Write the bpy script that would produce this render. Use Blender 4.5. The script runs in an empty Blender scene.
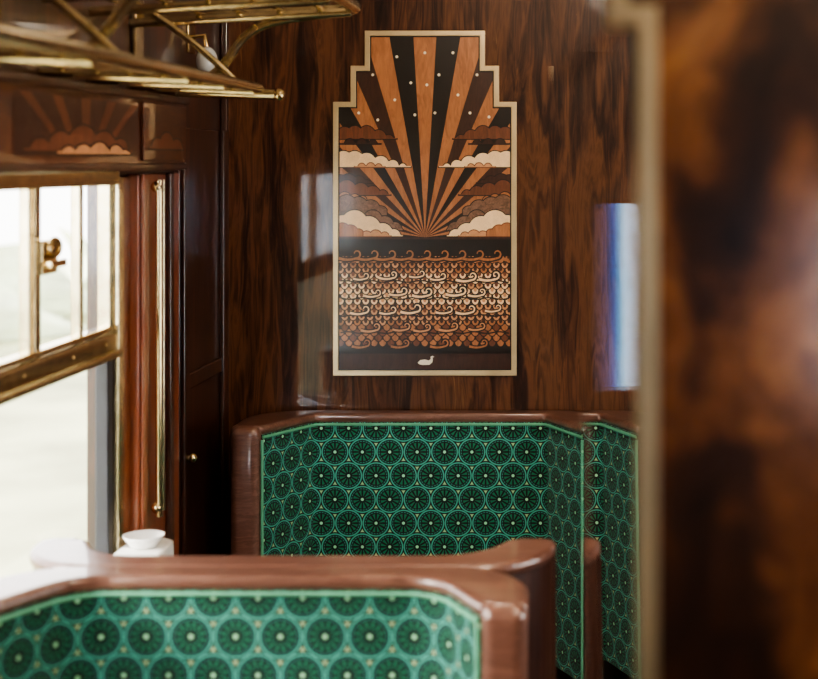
import bpy, bmesh, math, random
from mathutils import Vector
random.seed(7)
scene = bpy.context.scene
COL = scene.collection
try:
    scene.view_settings.look = 'AgX - Medium High Contrast'
except Exception: pass

# ------------------------------------------------------------------ nodes / materials
def new_mat(name):
    m = bpy.data.materials.new(name); m.use_nodes = True
    nt = m.node_tree
    b = nt.nodes.get("Principled BSDF")
    return m, nt, b

def plain(name, col, rough=0.5, metal=0.0, coat=0.0, noise=0.0, nscale=20):
    m, nt, b = new_mat(name)
    b.inputs['Roughness'].default_value = rough
    b.inputs['Metallic'].default_value = metal
    b.inputs['Coat Weight'].default_value = coat
    b.inputs['Coat Roughness'].default_value = 0.05
    if noise > 0:
        tc = nt.nodes.new('ShaderNodeTexCoord')
        n = nt.nodes.new('ShaderNodeTexNoise'); n.inputs['Scale'].default_value = nscale
        n.inputs['Detail'].default_value = 6
        nt.links.new(tc.outputs['Object'], n.inputs['Vector'])
        r = nt.nodes.new('ShaderNodeValToRGB')
        r.color_ramp.elements[0].position = 0.3; r.color_ramp.elements[1].position = 0.7
        r.color_ramp.elements[0].color = (*[c*(1-noise) for c in col], 1)
        r.color_ramp.elements[1].color = (*[min(1, c*(1+noise)) for c in col], 1)
        nt.links.new(n.outputs['Fac'], r.inputs['Fac'])
        nt.links.new(r.outputs['Color'], b.inputs['Base Color'])
    else:
        b.inputs['Base Color'].default_value = (*col, 1)
    return m

def wood(name, stops, stretch=(6, 6, 1.2), scale=1.5, distort=1.2, rough=0.3, coat=1.0, coat_rough=0.06, fine=0.35, seed=0.0, figure=0, figmix=.3, spec=.5, fs=9):
    """stops: list of (pos, rgb); figure>0 adds contour-like figured grain"""
    m, nt, b = new_mat(name)
    N = nt.nodes.new; L = nt.links.new
    tc = N('ShaderNodeTexCoord')
    mp = N('ShaderNodeMapping'); mp.inputs['Scale'].default_value = stretch
    mp.inputs['Location'].default_value = (seed, seed*1.7, seed*0.6)
    L(tc.outputs['Object'], mp.inputs['Vector'])
    warp = N('ShaderNodeTexNoise'); warp.inputs['Scale'].default_value = scale*0.8; warp.inputs['Detail'].default_value = 3
    L(mp.outputs['Vector'], warp.inputs['Vector'])
    vm = N('ShaderNodeVectorMath'); vm.operation = 'MULTIPLY_ADD'
    L(warp.outputs['Color'], vm.inputs[0]); vm.inputs[1].default_value = (distort,)*3
    L(mp.outputs['Vector'], vm.inputs[2])
    n1 = N('ShaderNodeTexNoise'); n1.inputs['Scale'].default_value = scale; n1.inputs['Detail'].default_value = 8
    n1.inputs['Roughness'].default_value = 0.6; n1.inputs['Distortion'].default_value = 0.6
    L(vm.outputs['Vector'], n1.inputs['Vector'])
    src = n1.outputs['Fac']
    if figure:
        n3 = N('ShaderNodeTexNoise'); n3.inputs['Scale'].default_value = scale*.55; n3.inputs['Detail'].default_value = 2.5
        n3.inputs['Roughness'].default_value = .45
        L(vm.outputs['Vector'], n3.inputs['Vector'])
        a = N('ShaderNodeMath'); a.operation = 'MULTIPLY'; a.inputs[1].default_value = figure; L(n3.outputs['Fac'], a.inputs[0])
        sn = N('ShaderNodeMath'); sn.operation = 'SINE'; L(a.outputs[0], sn.inputs[0])
        h = N('ShaderNodeMath'); h.operation = 'MULTIPLY_ADD'; h.inputs[1].default_value = .5; h.inputs[2].default_value = .5; L(sn.outputs[0], h.inputs[0])
        mf = N('ShaderNodeMix'); mf.data_type = 'FLOAT'; mf.inputs[0].default_value = figmix
        L(n1.outputs['Fac'], mf.inputs[2]); L(h.outputs[0], mf.inputs[3]); src = mf.outputs[0]
    mp2 = N('ShaderNodeMapping'); mp2.inputs['Scale'].default_value = (fs, fs, 1.2)
    L(vm.outputs['Vector'], mp2.inputs['Vector'])
    n2 = N('ShaderNodeTexNoise'); n2.inputs['Scale'].default_value = 3; n2.inputs['Detail'].default_value = 4
    L(mp2.outputs['Vector'], n2.inputs['Vector'])
    mx = N('ShaderNodeMix'); mx.data_type = 'FLOAT'; mx.inputs[0].default_value = fine
    L(src, mx.inputs[2]); L(n2.outputs['Fac'], mx.inputs[3])
    cr = N('ShaderNodeValToRGB'); e = cr.color_ramp.elements
    e[0].position = stops[0][0]; e[0].color = (*stops[0][1], 1)
    e[1].position = stops[-1][0]; e[1].color = (*stops[-1][1], 1)
    for p, c in stops[1:-1]:
        q = e.new(p); q.color = (*c, 1)
    L(mx.outputs[0], cr.inputs['Fac'])
    L(cr.outputs['Color'], b.inputs['Base Color'])
    b.inputs['Roughness'].default_value = rough
    b.inputs['Specular IOR Level'].default_value = spec
    b.inputs['Coat Weight'].default_value = coat
    b.inputs['Coat Roughness'].default_value = coat_rough
    return m

M = {}
M['burl_wall'] = wood('figured_walnut_wall', [(0.32, (.008, .003, .002)), (0.42, (.026, .009, .005)), (0.50, (.070, .026, .012)), (0.56, (.115, .046, .019)),
                                         (0.62, (.075, .028, .012)), (0.74, (.26, .120, .048))], stretch=(6.0, 6.0, .75), scale=2.0, distort=1.2, coat=.42, coat_rough=.05, figure=30, figmix=.16, fine=.36, rough=.45, spec=.2, fs=6)
M['burl_near'] = wood('burr_walnut_partition', [(0.34, (.012, .005, .002)), (0.46, (.050, .017, .006)), (0.57, (.19, .070, .020)), (0.70, (.50, .22, .07))],
                      stretch=(3.2, 3.2, 1.9), scale=2.0, distort=1.5, coat=.5, coat_rough=.15, fine=.12, seed=3.1, rough=.45, spec=.2)
M['dark'] = wood('dark_rosewood', [(0.32, (.007, .003, .002)), (0.5, (.034, .011, .007)), (0.68, (.10, .030, .014))], stretch=(7, 7, .8), scale=2.4)
M['red'] = wood('mahogany_post', [(0.3, (.12, .028, .013)), (0.5, (.26, .068, .029)), (0.7, (.38, .12, .05))], stretch=(9, 9, .8), scale=2.2, coat=.7)
M['pelmet'] = wood('pelmet_walnut', [(0.3, (.02, .006, .003)), (0.5, (.085, .024, .009)), (0.7, (.17, .055, .02))], stretch=(5, 1.2, 5), scale=2.4)
M['rim'] = wood('seat_rim_walnut', [(0.3, (.080, .034, .024)), (0.5, (.150, .068, .048)), (0.7, (.24, .125, .09))], stretch=(1.5, 12, 12), scale=3.0, rough=.35, coat=1.0, coat_rough=.08)
M['shell'] = wood('seat_shell_walnut', [(0.3, (.012, .004, .003)), (0.5, (.034, .012, .008)), (0.7, (.08, .030, .018))], stretch=(6, 6, .9), scale=2.4)
M['brass'] = plain('antique_brass', (.62, .52, .33), .20, 1.0, noise=.2, nscale=30)
M['brass_b'] = plain('polished_brass', (.78, .62, .35), .15, 1.0, noise=.1, nscale=40)
M['bronze'] = plain('champagne_metal_inlay', (.60, .47, .28), .34, .55, noise=.14, nscale=9)
M['white'] = plain('white_linen', (.82, .81, .78), .8, noise=.03)
M['ceil'] = plain('cream_ceiling_paint', (.62, .53, .41), .6, noise=.03)
M['carpet'] = plain('dark_carpet', (.05, .045, .04), .9, noise=.5, nscale=60)
M['rubber'] = plain('window_seal', (.03, .03, .035), .5, noise=.1)
M['piping'] = plain('green_piping', (.11, .36, .22), .6, noise=.1)
M['gravel'] = plain('trackside_ground', (.40, .40, .25), .9, noise=.3, nscale=.7)
M['hedge'] = plain('trackside_hedge', (.66, .70, .52), .9, noise=.2, nscale=1.5)
m, nt, b = new_mat('fill_lamp_glass'); b.inputs['Base Color'].default_value = (.9, .88, .82, 1)
b.inputs['Emission Color'].default_value = (1, .93, .82, 1); b.inputs['Emission Strength'].default_value = 1.0; b.inputs['Roughness'].default_value = .1
M['opal'] = m
M['opal_dim'] = plain('opal_glass_unlit', (.62, .64, .64), .08, 0, .5, noise=.05)
def veneer(name, c, k=.3, sc=(1, 1, 1)):
    return wood(name, [(0.3, tuple(x*(1-k) for x in c)), (0.7, tuple(min(1, x*(1+k)) for x in c))], stretch=sc, scale=18, distort=.3, rough=.35, coat=.3, coat_rough=.08, fine=.5)
V = (2.5, 2.5, .5)
M['v_dark'] = veneer('veneer_ebony', (.007, .004, .003))
M['v_choc'] = veneer('veneer_wenge', (.040, .014, .008), .5, V)
M['v_mid'] = veneer('veneer_mahogany', (.14, .044, .020), .45, V)
M['v_org'] = veneer('veneer_padauk', (.36, .142, .057), .4, V)
M['v_tan'] = veneer('veneer_cherry', (.56, .27, .13), .25)
M['v_cream'] = veneer('veneer_sycamore', (.90, .62, .36), .15)
M['v_white'] = plain('veneer_holly', (.85, .78, .62), .4)
M['v_grey'] = veneer('veneer_burr_grey', (.17, .090, .056), .7, (3, 3, 3))

def thin_glass(name, ramp=None):
    m = bpy.data.materials.new(name); m.use_nodes = True; nt = m.node_tree
    for n in list(nt.nodes): nt.nodes.remove(n)
    o = nt.nodes.new('ShaderNodeOutputMaterial'); mx = nt.nodes.new('ShaderNodeMixShader'); mx.inputs[0].default_value = .05
    t = nt.nodes.new('ShaderNodeBsdfTransparent'); g = nt.nodes.new('ShaderNodeBsdfGlossy'); g.inputs['Roughness'].default_value = .02
    nt.links.new(t.outputs[0], mx.inputs[1]); nt.links.new(g.outputs[0], mx.inputs[2]); nt.links.new(mx.outputs[0], o.inputs[0])
    if ramp:
        tc = nt.nodes.new('ShaderNodeTexCoord'); sp = nt.nodes.new('ShaderNodeSeparateXYZ'); nt.links.new(tc.outputs['Object'], sp.inputs[0])
        mr = nt.nodes.new('ShaderNodeMapRange'); mr.inputs['From Min'].default_value = ramp[0]; mr.inputs['From Max'].default_value = ramp[1]
        nt.links.new(sp.outputs[0], mr.inputs['Value'])
        cr = nt.nodes.new('ShaderNodeValToRGB'); e = cr.color_ramp.elements
        st = ramp[2]; e[0].position = st[0][0]; e[0].color = (*st[0][1], 1); e[1].position = st[-1][0]; e[1].color = (*st[-1][1], 1)
        for q, c in st[1:-1]: z = e.new(q); z.color = (*c, 1)
        nt.links.new(mr.outputs[0], cr.inputs[0]); nt.links.new(cr.outputs[0], t.inputs['Color'])
    return m
M['glass'] = thin_glass('window_glass')
M['streak_tint'] = thin_glass('streak_gradient_glass', (.50, .62, [(0, (.006, .006, .008)), (.2, (.025, .025, .04)), (.38, (.05, .05, .12)), (.52, (.06, .11, .30)), (.64, (.16, .40, .58)), (.78, (.70, .85, .95)), (1, (.85, .92, 1))]))  # gradient colours the reflected streak, dark through blue to white
m, nt, b = new_mat('bevelled_glass'); b.inputs['Transmission Weight'].default_value = 1; b.inputs['IOR'].default_value = 1.5
b.inputs['Roughness'].default_value = 0.0; b.inputs['Base Color'].default_value = (1, 1, 1, 1)
M['bevglass'] = m

def fabric():
    m, nt, b = new_mat('green_rosette_moquette')
    N = nt.nodes.new; L = nt.links.new
    p = 0.074; s = (p, p*1.732, 1)
    tc = N('ShaderNodeTexCoord')
    def vmath(op, a, bb):
        n = N('ShaderNodeVectorMath'); n.operation = op
        for i, v in enumerate((a, bb)):
            if v is None: continue
            if isinstance(v, tuple): n.inputs[i].default_value = v
            else: L(v, n.inputs[i])
        return n
    def mth(op, a, bb=None, clamp=False):
        n = N('ShaderNodeMath'); n.operation = op; n.use_clamp = clamp
        for i, v in enumerate((a, bb)):
            if v is None: continue
            if isinstance(v, (int, float)): n.inputs[i].default_value = v
            else: L(v, n.inputs[i])
        return n.outputs[0]
    base = vmath('ADD', tc.outputs['UV'], (s[0]*100, s[1]*100, 0)).outputs[0]
    half = (s[0]/2, s[1]/2, 0)
    A = vmath('SUBTRACT', vmath('MODULO', base, s).outputs[0], half).outputs[0]
    B0 = vmath('ADD', base, half).outputs[0]
    B = vmath('SUBTRACT', vmath('MODULO', B0, s).outputs[0], half).outputs[0]
    la = vmath('LENGTH', A, None).outputs['Value']; lb = vmath('LENGTH', B, None).outputs['Value']
    cond = mth('LESS_THAN', lb, la)
    mx = N('ShaderNodeMix'); mx.data_type = 'VECTOR'
    L(cond, mx.inputs[0]); L(A, mx.inputs[4]); L(B, mx.inputs[5])
    sep = N('ShaderNodeSeparateXYZ'); L(mx.outputs[1], sep.inputs[0])
    r = mth('DIVIDE', mth('MINIMUM', la, lb), p)
    th = mth('ARCTAN2', sep.outputs[1], sep.outputs[0])
    def ramp(val, stops, interp='LINEAR'):
        cr = N('ShaderNodeValToRGB'); cr.color_ramp.interpolation = interp; e = cr.color_ramp.elements
        e[0].position = stops[0][0]; e[0].color = (*stops[0][1], 1)
        e[1].position = stops[-1][0]; e[1].color = (*stops[-1][1], 1)
        for q, c in stops[1:-1]:
            z = e.new(q); z.color = (*c, 1)
        L(val, cr.inputs['Fac']); return cr.outputs['Color']
    mint = (.065, .37, .285); deep = (.002, .010, .011); green = (.008, .15, .080); blk = (.0015, .004, .005); teal = (.035, .23, .18)
    rings = ramp(r, [(0, (.35, .7, .42)), (.05, (.35, .7, .42)), (.06, blk), (.12, blk), (.13, green), (.325, green), (.335, blk), (.370, deep), (.380, teal),
                     (.400, teal), (.410, deep), (.440, deep), (.450, mint), (.486, mint), (.496, blk), (.532, blk), (.545, (.36, .50, .26)), (.577, (.45, .56, .32))], 'LINEAR')
    sp = mth('COSINE', mth('MULTIPLY', th, 12))
    thr = mth('SUBTRACT', mth('MULTIPLY', r, 4.6), 1.15)
    spoke = mth('GREATER_THAN', sp, thr)
    inner = mth('MULTIPLY', mth('GREATER_THAN', r, .06), mth('LESS_THAN', r, .345))
    fac = mth('MULTIPLY', spoke, inner)
    m1 = N('ShaderNodeMix'); m1.data_type = 'RGBA'; L(fac, m1.inputs[0]); L(rings, m1.inputs[6]); m1.inputs[7].default_value = (*blk, 1)
    bead = mth('MULTIPLY', mth('GREATER_THAN', mth('COSINE', mth('MULTIPLY', th, 24)), .3), mth('MULTIPLY', mth('GREATER_THAN', r, .375), mth('LESS_THAN', r, .405)))
    m2 = N('ShaderNodeMix'); m2.data_type = 'RGBA'; L(bead, m2.inputs[0]); L(m1.outputs[2], m2.inputs[6]); m2.inputs[7].default_value = (*deep, 1)
    L(m2.outputs[2], b.inputs['Base Color'])
    b.inputs['Roughness'].default_value = .7
    b.inputs['Sheen Weight'].default_value = .15
    b.inputs['Specular IOR Level'].default_value = .3
    nz = N('ShaderNodeTexNoise'); nz.inputs['Scale'].default_value = 700; L(tc.outputs['UV'], nz.inputs['Vector'])
    bp = N('ShaderNodeBump'); bp.inputs['Strength'].default_value = .25; bp.inputs['Distance'].default_value = .001
    L(nz.outputs['Fac'], bp.inputs['Height']); L(bp.outputs[0], b.inputs['Normal'])
    return m
M['fabric'] = fabric()

# ------------------------------------------------------------------ geometry helpers
def link(ob, parent=None):
    COL.objects.link(ob)
    if parent: ob.parent = parent
    return ob
def empty(name):
    e = bpy.data.objects.new(name, None); e.empty_display_size = .1; return link(e)
def finish(bm, name, mat, parent=None, bevel=0, seg=3, smooth=False, mats=None):
    bmesh.ops.recalc_face_normals(bm, faces=bm.faces[:])
    me = bpy.data.meshes.new(name); bm.to_mesh(me); bm.free()
    for mm in (mats or [mat]): me.materials.append(mm)
    ob = bpy.data.objects.new(name, me); link(ob, parent)
    if smooth:
        for p in me.polygons: p.use_smooth = True
    if bevel > 0:
        md = ob.modifiers.new('bev', 'BEVEL'); md.width = bevel; md.segments = seg; md.limit_method = 'ANGLE'; md.angle_limit = math.radians(40)
        for p in me.polygons: p.use_smooth = True
        wn = ob.modifiers.new('wn', 'WEIGHTED_NORMAL'); wn.keep_sharp = False
    return ob
def bm_box(bm, x0, x1, y0, y1, z0, z1, mi=0):
    vs = [bm.verts.new((x, y, z)) for x in (x0, x1) for y in (y0, y1) for z in (z0, z1)]
    for f in ((0, 1, 3, 2), (4, 6, 7, 5), (0, 4, 5, 1), (2, 3, 7, 6), (0, 2, 6, 4), (1, 5, 7, 3)):
        fc = bm.faces.new([vs[i] for i in f]); fc.material_index = mi
def box(name, x0, x1, y0, y1, z0, z1, mat, parent=None, bevel=0, seg=3, uv=False):
    bm = bmesh.new(); bm_box(bm, x0, x1, y0, y1, z0, z1)
    if uv:
        L = bm.loops.layers.uv.new('UVMap'); bm.normal_update()
        for f in bm.faces:
            n = f.normal
            for l in f.loops:
                c = l.vert.co
                l[L].uv = (c.x, c.y) if abs(n.z) > .7 else ((c.x, c.z) if abs(n.y) > .7 else (c.y, c.z))
    return finish(bm, name, mat, parent, bevel, seg)
def tube(name, pts, r, mat, parent=None, cyclic=False, smooth=True, res=10):
    cu = bpy.data.curves.new(name, 'CURVE'); cu.dimensions = '3D'; cu.bevel_depth = r; cu.bevel_resolution = 4; cu.use_fill_caps = True
    sp = cu.splines.new('NURBS' if smooth == 'n' else 'POLY'); sp.points.add(len(pts)-1)
    for i, p in enumerate(pts): sp.points[i].co = (*p, 1)
    sp.use_cyclic_u = cyclic
    if smooth == 'n': sp.order_u = 3; sp.use_endpoint_u = True; sp.resolution_u = res
    cu.materials.append(mat)
    tmp = bpy.data.objects.new(name, cu); COL.objects.link(tmp)
    dg = bpy.context.evaluated_depsgraph_get(); dg.update()
    me = bpy.data.meshes.new_from_object(tmp.evaluated_get(dg))
    bpy.data.objects.remove(tmp)
    for p in me.polygons: p.use_smooth = True
    ob = bpy.data.objects.new(name, me); return link(ob, parent)
def ball(name, c, r, mat, parent=None, scl=(1, 1, 1)):
    bm = bmesh.new(); bmesh.ops.create_uvsphere(bm, u_segments=20, v_segments=12, radius=r)
    for v in bm.verts: v.co = Vector((v.co.x*scl[0]+c[0], v.co.y*scl[1]+c[1], v.co.z*scl[2]+c[2]))
    return finish(bm, name, mat, parent, smooth=True)
def fillet(pts, radii, n=8):
    out = [Vector(pts[0])]
    for i in range(1, len(pts)-1):
        p = Vector(pts[i]); a = (Vector(pts[i-1])-p).normalized(); c = (Vector(pts[i+1])-p).normalized()
        ang = a.angle(c); r = radii[i-1]; d = r/math.tan(ang/2)
        s = p+a*d; e = p+c*d; cen = p+(a+c).normalized()*(r/math.sin(ang/2))
        v0 = s-cen; v1 = e-cen; tot = v0.angle(v1)
        sgn = 1 if (v0.x*v1.y-v0.y*v1.x) > 0 else -1
        for k in range(n+1):
            t = sgn*tot*k/n; ca, sa = math.cos(t), math.sin(t)
            out.append(cen+Vector((v0.x*ca-v0.y*sa, v0.x*sa+v0.y*ca)))
    out.append(Vector(pts[-1])); return out
def strip(name, A, B, z0, z1, mat, parent, bevel=0, T=lambda x, y: (x, y), seg=3):
    bm = bmesh.new(); uvl = bm.loops.layers.uv.new('UVMap')
    n = len(A); s = [0]
    for i in range(1, n): s.append(s[-1]+(A[i]-A[i-1]).length)
    mid = s[-1]/2; s = [q-mid for q in s]
    def row(P, z): return [bm.verts.new((*T(p.x, p.y), z)) for p in P]
    A0, A1, B0, B1 = row(A, z0), row(A, z1), row(B, z0), row(B, z1)
    def face(vs, uvs):
        f = bm.faces.new(vs)
        for l, u in zip(f.loops, uvs): l[uvl].uv = u
    for i in range(n-1):
        j = i+1
        face([A0[i], A0[j], A1[j], A1[i]], [(s[i], z0), (s[j], z0), (s[j], z1), (s[i], z1)])
        face([B0[i], B1[i], B1[j], B0[j]], [(s[i], z0), (s[i], z1), (s[j], z1), (s[j], z0)])
        face([A1[i], A1[j], B1[j], B1[i]], [(s[i], 0), (s[j], 0), (s[j], .05), (s[i], .05)])
        face([A0[i], B0[i], B0[j], A0[j]], [(s[i], 0), (s[i], .05), (s[j], .05), (s[j], 0)])
    for i in (0, n-1):
        face([A0[i], A1[i], B1[i], B0[i]], [(0, z0), (0, z1), (.05, z1), (.05, z0)])
    return finish(bm, name, mat, parent, bevel, seg)

# ------------------------------------------------------------------ room shell
XL, XR, YB, YF, ZC = -1.04, 1.55, -1.3, 4.13, 2.55
box('floor', XL-.1, XR+.1, YB-.1, YF+.1, -.05, 0, M['carpet'])
box('ceiling', XL-.1, XR+.1, YB-.1, YF+.1, ZC, ZC+.05, M['ceil'])
box('wall_end', XL-.1, XR+.1, YF, YF+.06, 0, ZC, M['burl_wall'])
WZ0, WZ1 = .80, 1.715
bm = bmesh.new()
bm_box(bm, XL-.06, XL, YB, YF, 0, WZ0); bm_box(bm, XL-.06, XL, YB, YF, WZ1, ZC)
bm_box(bm, XL-.06, XL, 3.22, YF, WZ0, WZ1); bm_box(bm, XL-.06, XL, YB, 1.60, WZ0, WZ1)
finish(bm, 'wall_left', M['dark'])
bm = bmesh.new()
bm_box(bm, XR, XR+.06, YB, YF, 0, WZ0); bm_box(bm, XR, XR+.06, YB, YF, WZ1, ZC)
for a, c in ((YB, 1.75), (3.22, YF)): bm_box(bm, XR, XR+.06, a, c, WZ0, WZ1)
finish(bm, 'wall_right', M['dark'])
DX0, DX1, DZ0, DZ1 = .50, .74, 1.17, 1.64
bm = bmesh.new()
bm_box(bm, XL-.06, DX0, YB-.06, YB, 0, ZC); bm_box(bm, DX1, XR+.06, YB-.06, YB, 0, ZC)
bm_box(bm, DX0, DX1, YB-.06, YB, 0, DZ0); bm_box(bm, DX0, DX1, YB-.06, YB, DZ1, ZC)
finish(bm, 'wall_rear', M['dark'])
w5 = empty('streak_window')  # added opening behind the camera, placed to reflect as a streak in the bevel
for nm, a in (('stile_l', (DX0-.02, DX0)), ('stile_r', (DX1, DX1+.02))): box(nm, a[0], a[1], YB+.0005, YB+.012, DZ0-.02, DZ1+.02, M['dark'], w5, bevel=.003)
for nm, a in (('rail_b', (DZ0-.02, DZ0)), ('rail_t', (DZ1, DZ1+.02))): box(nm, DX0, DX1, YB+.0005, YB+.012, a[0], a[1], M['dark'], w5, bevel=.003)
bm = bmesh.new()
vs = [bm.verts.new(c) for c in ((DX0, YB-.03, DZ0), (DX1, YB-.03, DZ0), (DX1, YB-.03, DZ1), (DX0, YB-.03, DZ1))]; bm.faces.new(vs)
finish(bm, 'glass', M['streak_tint'], w5)
box('baseboard_end', XL+.002, XR-.002, YF-.02, YF-.001, .001, .14, M['dark'], bevel=.004)
box('trim_corner', XL+.001, XL+.02, YF-.02, YF-.001, .15, ZC-.01, M['dark'], bevel=.005)

pp = empty('cupboard')
box('door_panel', XL+.0005, XL+.016, 3.66, 4.09, .15, 1.83, M['dark'], pp, bevel=.005)
box('stile_near', XL+.016, XL+.028, 3.66, 3.71, .15, 1.83, M['dark'], pp, bevel=.004)
box('stile_far', XL+.016, XL+.028, 4.04, 4.09, .15, 1.83, M['dark'], pp, bevel=.004)
box('rail_mid', XL+.016, XL+.024, 3.71, 4.04, 1.18, 1.22, M['dark'], pp, bevel=.004)
ball('knob', (XL+.040, 3.68, 1.02), .012, M['brass_b'], pp)
tube('knob_stem', [(XL+.026, 3.68, 1.02), (XL+.040, 3.68, 1.02)], .005, M['brass_b'], pp)

def window(name, X, sgn, y0, y1, bars):
    w = empty(name)
    def bx(n, a, c, ya, yb, z0, z1, mat, bev=.003):
        xa, xb = X+sgn*a, X+sgn*c
        return box(n, min(xa, xb), max(xa, xb), ya, yb, z0, z1, mat, w, bevel=bev)
    bx('glass', -.026, -.022, y0+.01, y1-.01, WZ0+.01, WZ1-.01, M['glass'], 0)
    zr = 1.36
    bx('jamb_far', -.035, .010, y1-.004, y1+.075, WZ0, WZ1, M['brass'])
    bx('jamb_near', -.035, .010, y0-.075, y0+.004, WZ0, WZ1, M['brass'])
    bx('seal_far', -.03, -.002, y1-.040, y1-.005, WZ0+.03, zr-.03, M['rubber'])
    bx('sash_stile_far', -.03, -.002, y1-.026, y1-.005, zr+.02, WZ1-.016, M['brass'])
    bx('head', -.055, .010, y0, y1, WZ1-.018, WZ1+.012, M['brass'])
    bx('meeting_rail', -.055, .006, y0+.004, y1-.004, zr-.022, zr+.022, M['brass'], .008)
    bx('meeting_rail_lip', .006, .020, y0+.004, y1-.004, zr-.030, zr-.016, M['brass'], .005)
    bx('transom_bead', -.03, .002, y0+.004, y1-.004, zr+.024, zr+.036, M['brass_b'], .004)
    bx('sill', -.055, .014, y0-.07, y1+.07, WZ0-.03, WZ0+.012, M['dark'], .006)
    for i, (yb, wd) in enumerate(bars):
        bx('mullion_%d' % (i+1), -.022, -.002, yb-wd/2, yb+wd/2, zr+.02, WZ1-.015, M['brass'])
    return w
w1 = window('window_1', XL, 1, 1.60, 3.22, [(2.20, .03), (2.785, .030), (3.02, .020), (2.748, .010)])
box('catch_plate', XL-.004, XL+.004, 2.79, 2.87, 1.535, 1.60, M['brass_b'], w1, bevel=.003)
tube('catch_ring', [(XL+.012, 2.83+.028*math.cos(t), 1.585+.016*math.sin(t)) for t in [k*math.pi/8 for k in range(16)]], .005, M['brass_b'], w1, cyclic=True)
box('catch_lever', XL+.002, XL+.022, 2.79, 2.87, 1.548, 1.562, M['brass_b'], w1, bevel=.003)
for i, y in enumerate((2.45, 2.7, 2.95, 3.15)):
    ball('rail_screw_%d' % i, (XL+.007, y, 1.362), .004, M['brass_b'], w1, (.5, 1, 1))
window('window_2', XR, -1, 1.75, 3.22, [(2.3, .03), (2.75, .03)])

po = empty('window_post')
box('post', XL+.0005, XL+.026, 3.30, 3.62, .02, 1.72, M['red'], po, bevel=.005)
box('post_moulding', XL+.026, XL+.040, 3.50, 3.53, .02, 1.72, M['dark'], po, bevel=.004)
box('post_bead', XL+.026, XL+.034, 3.31, 3.33, .02, 1.72, M['red'], po, bevel=.003)
tube('brass_rod', [(XL+.050, 3.37, .95), (XL+.050, 3.37, 1.705)], .008, M['brass_b'], po)
tube('brass_rod_thin', [(XL+.042, 3.43, .95), (XL+.042, 3.43, 1.705)], .004, M['brass'], po)
for i, z in enumerate((.97, 1.69)):
    ball('rod_end_%d' % i, (XL+.045, 3.37, z), .013, M['brass_b'], po)
for i, z in enumerate((1.02, 1.16, 1.30, 1.44, 1.58, 1.68)):
    ball('screw_%d' % i, (XL+.028, 3.475, z), .007, M['brass_b'], po, (.7, 1, 1))

pe = empty('window_pelmet')
box('pelmet_board', XL+.0005, XL+.055, 1.6, 3.56, 1.735, 1.885, M['pelmet'], pe, bevel=.006)
box('pelmet_lip', XL+.0005, XL+.062, 1.6, 3.565, 1.727, 1.743, M['dark'], pe, bevel=.005)
box('pelmet_cornice', XL+.0005, XL+.066, 1.6, 3.57, 1.880, 1.898, M['dark'], pe, bevel=.006)
box('pelmet_end_panel', XL+.055, XL+.062, 3.22, 3.55, 1.748, 1.876, M['pelmet'], pe, bevel=.003)

# ------------------------------------------------------------------ flat inlay helper
class Inlay:
    def __init__(s, f): s.bm = bmesh.new(); s.f = f; s.mats = []
    def mi(s, m):
        if m not in s.mats: s.mats.append(m)
        return s.mats.index(m)
    def poly(s, pts, m, lay):
        vs = [s.bm.verts.new(s.f(u, v, lay)) for u, v in pts]
        try: f = s.bm.faces.new(vs)
        except Exception: return
        f.material_index = s.mi(m)
    def ribbon(s, pts, w, m, lay, taper=False):
        n = len(pts)
        P = [Vector(p) for p in pts]; l = []; r = []
        for i in range(n):
            t = (P[min(i+1, n-1)]-P[max(i-1, 0)])
            if t.length < 1e-9: t = Vector((1, 0))
            t.normalize(); ww = w*(1-.65*i/(n-1)) if taper else w
            q = Vector((-t.y, t.x))*ww/2; l.append(P[i]+q); r.append(P[i]-q)
        for i in range(n-1):
            s.poly([l[i], l[i+1], r[i+1], r[i]], m, lay)
    def done(s, name, parent):
        me = bpy.data.meshes.new(name); s.bm.to_mesh(me); s.bm.free()
        for mm in s.mats: me.materials.append(mm)
        ob = bpy.data.objects.new(name, me); return link(ob, parent)
def cloud(I, x0, x1, base, bumps, m, lay, outline=None, clipx=None):
    def make(g):
        top = []; n = 60
        for i in range(n+1):
            x = x0-g+(x1-x0+2*g)*i/n; y = base+1.0
            for cx, r, cy in bumps:
                d = abs(x-cx)
                if d < r+g: y = max(y, cy+math.sqrt((r+g)**2-d*d))
            if clipx: x = min(max(x, clipx[0]), clipx[1])
            top.append((x, y))
        lo = max(x0-g, clipx[0]) if clipx else x0-g; hi = min(x1+g, clipx[1]) if clipx else x1+g
        return [(lo, base-g)]+top+[(hi, base-g)]
    if outline: I.poly(make(.9), outline, lay-.5)
    I.poly(make(0), m, lay)

I = Inlay(lambda u, v, k: (XL+.0556+k*.0003, 2.86+u*.01, 1.757+v*.0045))
I.poly([(-34, 0), (34, 0), (34, 24.5), (-34, 24.5)], M['v_choc'], 1)
for k in range(-4, 5):
    if k % 2 == 0: I.poly([(k*2, 0), (k*2+2.5, 0), (k*7.6+4, 24.5), (k*7.6-1, 24.5)], M['v_mid'], 2)
cloud(I, -30, 30, 2, [(-22, 5, 2), (-12, 6, 4), (0, 8, 5), (12, 7, 4), (22, 5, 3)], M['v_mid'], 3.5, M['v_dark'])
cloud(I, -14, 28, 1, [(-8, 4, 0), (0, 5, 0), (9, 6, 0), (19, 5, 0), (25, 3, 0)], M['v_tan'], 5, M['v_dark'])
I.done('pelmet_inlay', pe)
I = Inlay(lambda u, v, k: (XL+.0626+k*.0003, 3.385+u*.01, 1.757+v*.0045))
cloud(I, -13, 13, 4, [(-7, 4, 5), (0, 5, 7), (8, 4, 5)], M['v_mid'], 3.5, M['v_dark'])
I.done('pelmet_inlay_end', pe)

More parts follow.
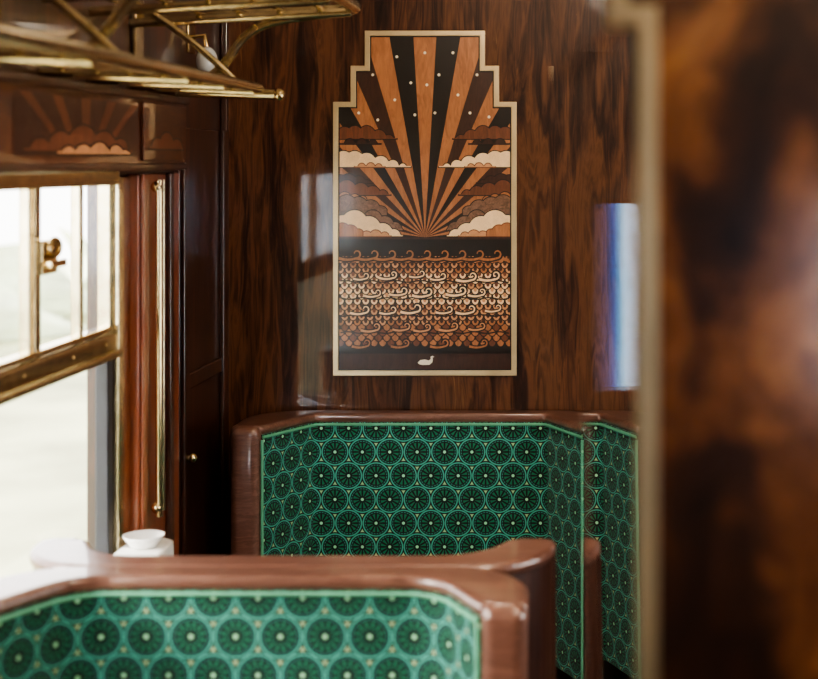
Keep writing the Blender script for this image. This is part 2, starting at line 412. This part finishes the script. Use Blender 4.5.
# ------------------------------------------------------------------ marquetry panel on end wall
MQ = empty('marquetry_panel')
S = 1/363.2; CX = -.481; Z0 = 1.158
F = lambda u, v, k: (CX+u*S, YF-.0065-k*.00025, Z0+v*S)
hw = 91.5
def outline(g):
    R = [(hw-g, g), (hw-g, 273-g), (74-g, 273-g), (74-g, 309-g), (60-g, 309-g), (60-g, 344-g)]
    return R+[(-x, y) for x, y in reversed(R)]
def ring(bm, O, In, y0, y1):
    n = len(O)
    def mk(P, y): return [bm.verts.new((CX+u*S, y, Z0+v*S)) for u, v in P]
    a, b_, c, d = mk(O, y0), mk(In, y0), mk(O, y1), mk(In, y1)
    for i in range(n):
        j = (i+1) % n
        for q in ([a[i], a[j], b_[j], b_[i]], [c[i], d[i], d[j], c[j]], [a[i], c[i], c[j], a[j]], [b_[i], b_[j], d[j], d[i]]): bm.faces.new(q)
bm = bmesh.new(); ring(bm, outline(0), outline(5.2), YF-.011, YF-.001); finish(bm, 'metal_border', M['bronze'], MQ, bevel=.001, seg=2)
bm = bmesh.new()
vs = [bm.verts.new((CX+u*S, YF-.006, Z0+v*S)) for u, v in outline(5)]; ws = [bm.verts.new((CX+u*S, YF-.001, Z0+v*S)) for u, v in outline(5)]
bm.faces.new(vs); bm.faces.new(ws)
for i in range(len(vs)):
    j = (i+1) % len(vs); bm.faces.new([vs[i], vs[j], ws[j], ws[i]])
finish(bm, 'backing', M['v_dark'], MQ)
I = Inlay(F)
ins = outline(6.5); HZ = 138.0; xi = hw-6.5
def hit(th):
    d = Vector((math.cos(th), math.sin(th))); best = 1e9
    n = len(ins)
    for i in range(n):
        a = Vector(ins[i])-Vector((0, HZ)); b2 = Vector(ins[(i+1) % n])-Vector((0, HZ)); e = b2-a
        den = d.x*e.y-d.y*e.x
        if abs(den) < 1e-9: continue
        t = (a.x*e.y-a.y*e.x)/den; u = (a.x*d.y-a.y*d.x)/den
        if t > 1e-6 and -1e-6 <= u <= 1+1e-6: best = min(best, t)
    return (d.x*best, HZ+d.y*best)
corner = [math.atan2(v-HZ, u) for u, v in ins if v > HZ]
nr = 27; edges = [math.pi*i/nr for i in range(nr+1)]
for i in range(nr):
    a, c = edges[i]+.001, edges[i+1]-.001
    an = sorted([a, c]+[q for q in corner if a < q < c]+[a+(c-a)*k/4 for k in (1, 2, 3)])
    dm = abs(i-13)
    key = ['v_org', 'v_dark', 'v_org', 'v_choc', 'v_org', 'v_dark', 'v_org', 'v_choc', 'v_org', 'v_dark', 'v_org', 'v_choc', 'v_org', 'v_dark'][dm]
    I.poly([(0, HZ)]+[hit(q) for q in an], M[key], 1)
for u, v in [(-52, 300), (-28, 318), (-30, 275), (0, 322), (-14, 292), (14, 300), (28, 322), (33, 280), (52, 300), (45, 262), (-47, 255), (-10, 260), (10, 262), (-66, 262), (64, 258), (2, 290)]:
    I.poly([(u+1.5*math.cos(k*math.pi/4), v+1.5*math.sin(k*math.pi/4)) for k in range(8)], M['v_white'], 2)
cl = (-xi, xi)
for sg in (-1, 1):
    def B(l): return [(sg*cx, r, cy) for cx, r, cy in l]
    def C(a, c, base, bumps, m, lay, o='v_dark'):
        x0, x1 = (sg*a, sg*c) if sg > 0 else (sg*c, sg*a)
        cloud(I, x0, x1, base, B(bumps), M[m], lay, M[o], cl)
    C(28, 85, 236, [(36, 5, 235), (46, 7, 238), (58, 8, 241), (70, 7, 242), (80, 7, 241)], 'v_mid', 3)
    C(44, 85, 231, [(52, 4, 231), (63, 5, 231), (75, 5, 231)], 'v_choc', 4)
    C(14, 85, 208, [(22, 3.5, 208), (32, 6, 209), (44, 8, 211), (58, 9, 213), (70, 9, 215), (81, 9, 215)], 'v_cream', 5)
    C(40, 70, 208, [(46, 3, 208), (54, 4, 208), (63, 3.5, 208)], 'v_tan', 5.6, 'v_mid')
    C(52, 85, 192, [(58, 5, 190), (66, 7, 192), (76, 8, 193), (84, 7, 193)], 'v_choc', 6)
    C(34, 85, 180, [(42, 5, 180), (52, 7, 182), (64, 8, 184), (78, 9, 186)], 'v_mid', 7)
    C(56, 85, 174, [(62, 4, 175), (70, 5, 176), (80, 6, 177)], 'v_org', 7.6, 'v_dark')
    C(38, 85, 160, [(44, 7, 162), (54, 9, 166), (66, 9, 169), (78, 10, 170)], 'v_grey', 8.3)
    C(22, 85, 145, [(30, 7, 146), (40, 9, 150), (52, 9, 156)], 'v_grey', 9.2)
    C(22, 85, 139, [(31, 7, 139), (42, 10, 142), (56, 12, 147), (70, 13, 152), (82, 10, 150)], 'v_cream', 11)
    C(34, 64, 139, [(40, 4, 139), (49, 6, 139), (58, 5, 139)], 'v_tan', 11.6, 'v_mid')
    C(62, 85, 139, [(66, 5, 141), (74, 7, 143), (82, 7, 145)], 'v_org', 12.2, 'v_mid')
I.poly([(-xi, 23), (xi, 23), (xi, HZ), (-xi, HZ)], M['v_dark'], 13)
I.poly([(-xi, HZ-2), (xi, HZ-2), (xi, HZ), (-xi, HZ)], M['v_choc'], 14)
pit = 8.4; row = 5.2; nrow = 17; TOPY = 117
bandc = {0: [('v_org', 'v_choc'), ('v_tan', 'v_choc')], 1: [('v_tan', 'v_mid'), ('v_cream', 'v_mid')], 2: [('v_cream', 'v_tan'), ('v_cream', 'v_mid')], 3: [('v_tan', 'v_choc'), ('v_tan', 'v_mid')]}
for j in range(nrow):
    y = TOPY-row*j
    off = (j % 2)*pit/2
    lay = 15+.05*(nrow-j)
    k = -12
    while True:
        cx = k*pit+off; k += 1
        if cx-pit/2 < -xi-pit*.5: continue
        if cx+pit/2 > xi+pit*.5: break
        def shp(r, dy, c, ly):
            pts = [(cx-r, y+2)]+[(cx+r*math.cos(math.pi+math.pi*q/8), y+dy+1.35*r*math.sin(math.pi+math.pi*q/8)) for q in range(9)]+[(cx+r, y+2)]
            pts = [(min(max(a_, -xi), xi), b_) for a_, b_ in pts]
            if max(p[0] for p in pts)-min(p[0] for p in pts) > .8: I.poly(pts, M[c], ly)
        if j >= nrow-4: c1, c2 = [('v_org', 'v_mid'), ('v_mid', 'v_org'), ('v_org', 'v_org')][(j+k) % 3]
        else: c1, c2 = random.choice(bandc[(j//3) % 4])
        shp(pit*.5, 0, 'v_dark', lay); shp(pit*.40, 0, c1, lay+.015)
        if j < nrow-4: shp(pit*.20, 0, c2, lay+.03)
def curl(cx, cy, s, m, lay, flip=1):
    pts = []
    for k in range(14):
        t = k/13; pts.append((cx+flip*s*(-4.2+4.2*t), cy+s*(-1.05-.35*math.sin(t*math.pi))))
    for k in range(18):
        t = k/17; a = -math.pi/2+t*1.5*math.pi; r = s*(1.05-.55*t)
        pts.append((cx+flip*(r*math.cos(a)), cy+r*math.sin(a)))
    I.ribbon(pts, s*1.25, M['v_dark'], lay-.3, False)
    I.ribbon(pts, s*.66, m, lay, True)
for k in range(9):
    x = -68+k*17.5
    curl(x, 121.5, 4.2, M['v_org'], 18, 1)
I.ribbon([(-xi+1+i*2, 115.5+1.0*math.sin(i*.72)) for i in range(int(xi))], 3.2, M['v_org'], 17.5)
for y, n_, st in ((101, 6, 0), (84, 5, 12), (67, 6, 2), (50, 5, 10)):
    I.ribbon([(-xi+1+i*2, y-7+.8*math.sin(i*.5+y)) for i in range(int(xi))], 1.4, M['v_dark'], 17.0)
    for k in range(n_):
        x = -60+st+k*27+random.uniform(-5, 5)
        if abs(x) < xi-8: curl(x, y+random.uniform(-1.5, 1.5), random.uniform(2.9, 4.0), M['v_cream'] if y > 60 else M['v_tan'], 18.5, 1)
for k in range(4):
    curl(-58+k*39, 33, 3.5, M['v_org'], 18.5, 1)
I.poly([(-xi, 6.5), (xi, 6.5), (xi, 22), (-xi, 22)], M['v_choc'], 12)
sw = [(-9, 13), (-6, 16.5), (-1, 17.2), (3.5, 16), (5.6, 18), (5.2, 20.5), (7.5, 21.8), (9.6, 20.4), (7.6, 19.8), (7.8, 17), (7.2, 13.5), (4, 10.6), (-3, 10.3), (-7, 11.2)]
I.poly([(x+1, y) for x, y in [(a_*.9, (b_-12)*.8+12) for a_, b_ in sw]], M['v_white'], 15)
I.done('veneer_picture', MQ)

# ------------------------------------------------------------------ seats
RZ = 1.06
def seat(name, cx, yb, dirn, wib, wif, wo, d, tb, ro=.10, ri=.02, cush=.32, zr=RZ, rr=None, postmat=None):
    e = empty(name)
    T = lambda x, y: (cx+x, yb+dirn*y)
    NN = 12
    inner = fillet([(-wif, -d), (-wib, 0), (wib, 0), (wif, -d)], [ri, ri], NN)
    outer = fillet([(-wo, -d), (-wo, tb), (wo, tb), (wo, -d)], [ro, ro], NN)
    def lerp(t): return [a.lerp(b2, t) for a, b2 in zip(inner, outer)]
    def grow(g): return fillet([(-wo-g, -d), (-wo-g, tb+g), (wo+g, tb+g), (wo+g, -d)], [ro, ro], NN)
    strip('upholstery', inner, lerp(.62), .40, zr-.024, M['fabric'], e, 0, T)
    strip('shell', lerp(.63), outer, .08, zr-.025, M['shell'], e, 0, T)
    ri2 = lerp(-.03)
    strip('rim', ri2, grow(.004), zr-.026, zr, M['rim'], e, .011, T, 4)
    for s in (-1, 1):
        xs = sorted((s*(wif+.002), s*(wo+.004)))
        ya, yc = yb+dirn*(-d-.022), yb+dirn*(-d+.032)
        box('post_%s' % ('l' if s < 0 else 'r'), cx+xs[0], cx+xs[1], min(ya, yc), max(ya, yc), .06, zr+.0005, postmat or M['rim'], e, bevel=.024, seg=6)
        px = cx+s*(wif-.002); py = yb+dirn*(-d-.008)
        tube('piping_v_%s' % ('l' if s < 0 else 'r'), [(px, py, .40), (px, py, zr-.036)], .004, M['piping'], e)
    pin = lerp(-.03)
    tube('piping_top', [(*T(p.x, p.y), zr-.030) for p in pin], .004, M['piping'], e)
    y1, y2 = yb+dirn*(-.004), yb+dirn*(-d-cush)
    box('cushion', cx-wib+.004, cx+wib-.004, min(y1, y2), max(y1, y2), .26, .41, M['fabric'], e, bevel=.025, uv=True)
    y2b = yb+dirn*(-d-cush+.03)
    box('plinth', cx-wib+.01, cx+wib-.01, min(y1, y2b), max(y1, y2b), 0.001, .258, M['shell'], e, bevel=.006)
    for sx in (-1, 1):
        for sy in (-d+.04, tb-.05):
            px, py = T(sx*(wo-.035), sy); tube('foot', [(px, py, .001), (px, py, .085)], .014, M['brass'], e)
    return e
seat('banquette_seat', -.457, 4.055, 1, .311, .413, .490, .19, .05, ro=.16, ri=.02, zr=1.066)
seat('banquette_seat', -.566, 2.485, 1, .300, .378, .450, .15, .060, ro=.15, ri=.10, zr=1.062)
seat('banquette_seat', -.550, 2.625, -1, .330, .385, .466, .115, .068, ro=.16, ri=.11, cush=.28, postmat=M['shell'], zr=1.060)

# ------------------------------------------------------------------ window table
tb = empty('window_table')
TZ = .925
P = fillet([(XL+.018, 2.95), (XL+.118, 2.95), (XL+.118, 3.285), (XL+.018, 3.285)], [.05, .05])
bm = bmesh.new()
lo = [bm.verts.new((p.x, p.y, TZ-.02)) for p in P]; hi = [bm.verts.new((p.x, p.y, TZ)) for p in P]
bm.faces.new(lo); bm.faces.new(hi)
for i in range(len(P)):
    j = (i+1) % len(P); bm.faces.new([lo[i], lo[j], hi[j], hi[i]])
finish(bm, 'table_top', M['white'], tb, bevel=.006)
bm = bmesh.new()
a = [bm.verts.new((p.x+.001, p.y, TZ-.001)) for p in P[1:-1]]; c = [bm.verts.new((p.x+.004+.004*math.sin(i*2.1), p.y, TZ-.17)) for i, p in enumerate(P[1:-1])]
for i in range(len(a)-1): bm.faces.new([a[i], a[i+1], c[i+1], c[i]])
finish(bm, 'cloth_drop', M['white'], tb, smooth=True)
tube('leg', [(XL+.06, 3.12, .001), (XL+.06, 3.12, TZ-.018)], .016, M['brass'], tb)
bm = bmesh.new()
prof = [(.0, .001), (.026, .001), (.030, .007), (.042, .022), (.044, .027), (.041, .026), (.028, .011), (.0, .007)]
for k in range(24):
    for i in range(len(prof)-1):
        q = []
        for (r, z), kk in ((prof[i], k), (prof[i+1], k), (prof[i+1], k+1), (prof[i], k+1)):
            an = kk*math.tau/24; q.append(bm.verts.new((XL+.068+r*math.cos(an), 3.20+r*math.sin(an), TZ+z)))
        bm.faces.new(q)
bmesh.ops.remove_doubles(bm, verts=bm.verts[:], dist=1e-5)
finish(bm, 'porcelain_dish', M['white'], None, smooth=True)

# ------------------------------------------------------------------ luggage rack
lr = empty('luggage_rack')
def rack(z, depth, y0, y1, r, tag, nsl, dz=0):
    xo = XL+depth
    p2 = fillet([(XL+.001, y1), (xo, y1), (xo, y0), (XL+.001, y0)], [.06, .06], 8)
    tube(tag+'_frame', [(p.x, p.y, z+dz*(p.x-XL)) for p in p2], r, M['brass'], lr)
    for i in range(nsl):
        x = XL+depth*(i+.7)/(nsl+.5)
        tube(tag+'_slat_%d' % i, [(x, y0+.01, z+dz*(x-XL)), (x, y1-.01, z+dz*(x-XL))], r*.42, M['brass'], lr)
    for i, y in enumerate((y1-.10, y1-.36, y1-.62, y1-1.15, y1-1.7)):
        if y > y0: tube(tag+'_cross_%d' % i, [(XL+.001, y, z-r*1.1), (xo, y, z-r*1.1+dz*depth)], r*.75, M['brass'], lr)
rack(2.068, .49, 1.5, 3.42, .014, 'upper', 5, .05)
rack(1.925, .28, 1.5, 3.40, .011, 'lower', 4, -.05)
tube('lower_end_rod', [(XL+.001, 3.46, 1.910), (XL+.30, 3.45, 1.900)], .0125, M['brass'], lr)
ball('rod_finial', (XL+.302, 3.45, 1.900), .015, M['brass_b'], lr)
for i, y in enumerate((3.36, 2.55)):
    tube('bracket_%d' % i, [(XL+.003, y, 1.96), (XL+.06, y, 1.925), (XL+.14, y, 1.915), (XL+.20, y, 1.96), (XL+.25, y, 2.04), (XL+.34, y, 2.07), (XL+.46, y, 2.08)], .011, M['brass'], lr, smooth='n')
    box('wall_plate_%d' % i, XL+.0005, XL+.012, y-.03, y+.03, 1.903, 2.11, M['brass'], lr, bevel=.004)
    tube('strut_%d' % i, [(XL+.005, y-.05, 2.10), (XL+.12, y-.05, 2.04), (XL+.24, y-.05, 1.920)], .008, M['brass'], lr, smooth='n')
wl = empty('wall_lamp')
ball('opal_globe', (XL+.045, 3.80, 2.00), .034, M['opal_dim'], wl, (.8, 1, 1.1))
tube('arm', [(XL+.001, 3.80, 2.06), (XL+.04, 3.80, 2.065), (XL+.045, 3.80, 2.033)], .006, M['brass_b'], wl)
box('backplate', XL+.0005, XL+.008, 3.77, 3.83, 2.02, 2.10, M['brass_b'], wl, bevel=.003)

# ------------------------------------------------------------------ near partition with stepped glazed opening
PY0, PY1 = 1.20, 1.25
pr = [(0.030, .95), (0.030, 1.858), (.006, 1.858), (.006, 1.945), (-.018, 1.945), (-.018, 2.03)]
mcx = -.28
OUT = pr+[(2*mcx-x, z) for x, z in reversed(pr)]
def offs(P, g):
    n = len(P); out = []
    for i in range(n):
        p0, p1, p2 = Vector(P[i-1]), Vector(P[i]), Vector(P[(i+1) % n])
        a = (p1-p0).normalized(); b2 = (p2-p1).normalized()
        na = Vector((a.y, -a.x)); nb = Vector((b2.y, -b2.x))
        out.append((p1.x+(na.x+nb.x)*g, p1.y+(na.y+nb.y)*g))
    return out
pt = empty('partition')
bm = bmesh.new()
FR = offs(OUT, .016)
bl, br_, bb, bt = FR[-1][0], FR[0][0], FR[0][1], max(z for _, z in FR)
bm_box(bm, br_, .32, PY0, PY1, .001, ZC-.001); bm_box(bm, XL+.001, bl, PY0, PY1, .001, ZC-.001)
bm_box(bm, bl, br_, PY0, PY1, .001, bb)
s1z, s2z = FR[1][1], FR[3][1]; x1, x2 = FR[2][0], FR[4][0]
bm_box(bm, x1, br_, PY0, PY1, s1z, ZC-.001); bm_box(bm, bl, 2*mcx-x1, PY0, PY1, s1z, ZC-.001)
bm_box(bm, x2, x1, PY0, PY1, s2z, ZC-.001); bm_box(bm, 2*mcx-x1, 2*mcx-x2, PY0, PY1, s2z, ZC-.001)
bm_box(bm, 2*mcx-x2, x2, PY0, PY1, bt, ZC-.001)
finish(bm, 'board', M['burl_near'], pt)
def ringxz(O, In, y0, y1, name, mat, bev):
    bm = bmesh.new(); n = len(O)
    def mk(Pp, y): return [bm.verts.new((u, y, v)) for u, v in Pp]
    a, b_, c, d = mk(O, y0), mk(In, y0), mk(O, y1), mk(In, y1)
    for i in range(n):
        j = (i+1) % n
        for q in ([a[i], a[j], b_[j], b_[i]], [c[i], d[i], d[j], c[j]], [a[i], c[i], c[j], a[j]], [b_[i], b_[j], d[j], d[i]]): bm.faces.new(q)
    return finish(bm, name, mat, pt, bevel=bev, seg=2)
ringxz(FR, OUT, PY0-.004, PY1+.004, 'metal_frame', M['bronze'], .0015)
GI = offs(OUT, -.041); bm = bmesh.new(); n = len(OUT)
yt, yn, yk = PY0+.0142, PY0+.0100, PY0+.0185
oo = [bm.verts.new((x, yt, z)) for x, z in OUT]; ii = [bm.verts.new((x, yn, z)) for x, z in GI]; bk = [bm.verts.new((x, yk, z)) for x, z in OUT]
bm.faces.new(ii); bm.faces.new(bk)
for i in range(n):
    j = (i+1) % n; bm.faces.new([oo[i], oo[j], ii[j], ii[i]]); bm.faces.new([oo[i], bk[i], bk[j], oo[j]])
finish(bm, 'bevelled_pane', M['bevglass'], pt)

# ------------------------------------------------------------------ added ceiling lamps, out of view, fill light for seats and partition
def fill_lamp(name, x, y, power, r=.10, drop=.19):
    e = empty(name)
    bm = bmesh.new(); bmesh.ops.create_uvsphere(bm, u_segments=24, v_segments=12, radius=.11)
    for v in list(bm.verts):
        v.co = Vector((v.co.x+x, v.co.y+y, min(v.co.z, 0)*.5+ZC-.02))
    finish(bm, 'fill_bowl', M['opal'], e, smooth=True)
    tube('rim', [(x+.112*math.cos(k*math.tau/32), y+.112*math.sin(k*math.tau/32), ZC-.018) for k in range(32)], .010, M['brass_b'], e, cyclic=True)
    l = bpy.data.lights.new(name+'_bulb', 'POINT'); l.energy = power; l.shadow_soft_size = r; l.color = (1, .84, .66)
    o = bpy.data.objects.new('fill_bulb', l); o.location = (x, y, ZC-drop); link(o, e)
fill_lamp('fill_ceiling_lamp', .45, 1.70, 52)
fill_lamp('fill_ceiling_lamp', .85, .10, 44)
fill_lamp('fill_ceiling_lamp', -.30, 3.15, 15, .05, .14)

# ------------------------------------------------------------------ outside
box('ground_outside', -40, XL-.4, -30, 40, -1.1, -1.0, M['gravel'])
bm = bmesh.new()
bmesh.ops.create_grid(bm, x_segments=60, y_segments=10, size=1)
for v in bm.verts:
    u, w_ = v.co.x, v.co.y
    v.co = Vector((-9+.5*math.sin(u*23)+.35*math.sin(u*51+w_*5), u*26+8, -1+(w_+1)*.55+.25*math.sin(u*37)*(w_+1)))
finish(bm, 'hedge_outside', M['hedge'], smooth=True)

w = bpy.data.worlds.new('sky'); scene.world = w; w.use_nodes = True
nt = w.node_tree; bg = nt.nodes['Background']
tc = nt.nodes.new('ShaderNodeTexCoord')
dp = nt.nodes.new('ShaderNodeVectorMath'); dp.operation = 'DOT_PRODUCT'; dp.inputs[1].default_value = Vector((.18, -1, -.05)).normalized()  # added bright lobe behind the camera, brightens the streak reflected in the bevel
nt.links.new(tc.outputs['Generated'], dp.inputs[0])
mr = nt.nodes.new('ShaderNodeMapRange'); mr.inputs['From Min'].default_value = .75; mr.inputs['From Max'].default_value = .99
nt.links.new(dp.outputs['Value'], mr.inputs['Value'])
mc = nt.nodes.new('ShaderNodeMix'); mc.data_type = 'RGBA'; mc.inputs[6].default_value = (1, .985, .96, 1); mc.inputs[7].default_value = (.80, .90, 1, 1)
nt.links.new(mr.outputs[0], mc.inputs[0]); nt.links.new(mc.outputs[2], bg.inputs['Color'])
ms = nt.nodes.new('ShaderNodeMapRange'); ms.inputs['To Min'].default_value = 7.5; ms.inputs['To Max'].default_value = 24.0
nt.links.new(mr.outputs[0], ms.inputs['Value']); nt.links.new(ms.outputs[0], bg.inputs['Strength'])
sun = bpy.data.lights.new('sun', 'SUN'); sun.energy = 9; sun.angle = math.radians(20); sun.color = (1, .94, .84)
so = bpy.data.objects.new('sun', sun); link(so)
so.rotation_euler = Vector((1.0, .45, -.50)).to_track_quat('-Z', 'Y').to_euler()

# ------------------------------------------------------------------ camera
cd = bpy.data.cameras.new('camera'); cam = bpy.data.objects.new('camera', cd); link(cam)
cam.location = (0, 0, 1.75); cam.rotation_euler = (math.radians(90), 0, 0)
cd.sensor_width = 36; cd.lens = 36*1500/818
cd.shift_x = -191/818; cd.shift_y = -179.5/818
cd.clip_start = .02
cd.dof.use_dof = True; cd.dof.focus_distance = 4.05; cd.dof.aperture_fstop = cd.lens/1000/.024
scene.camera = cam
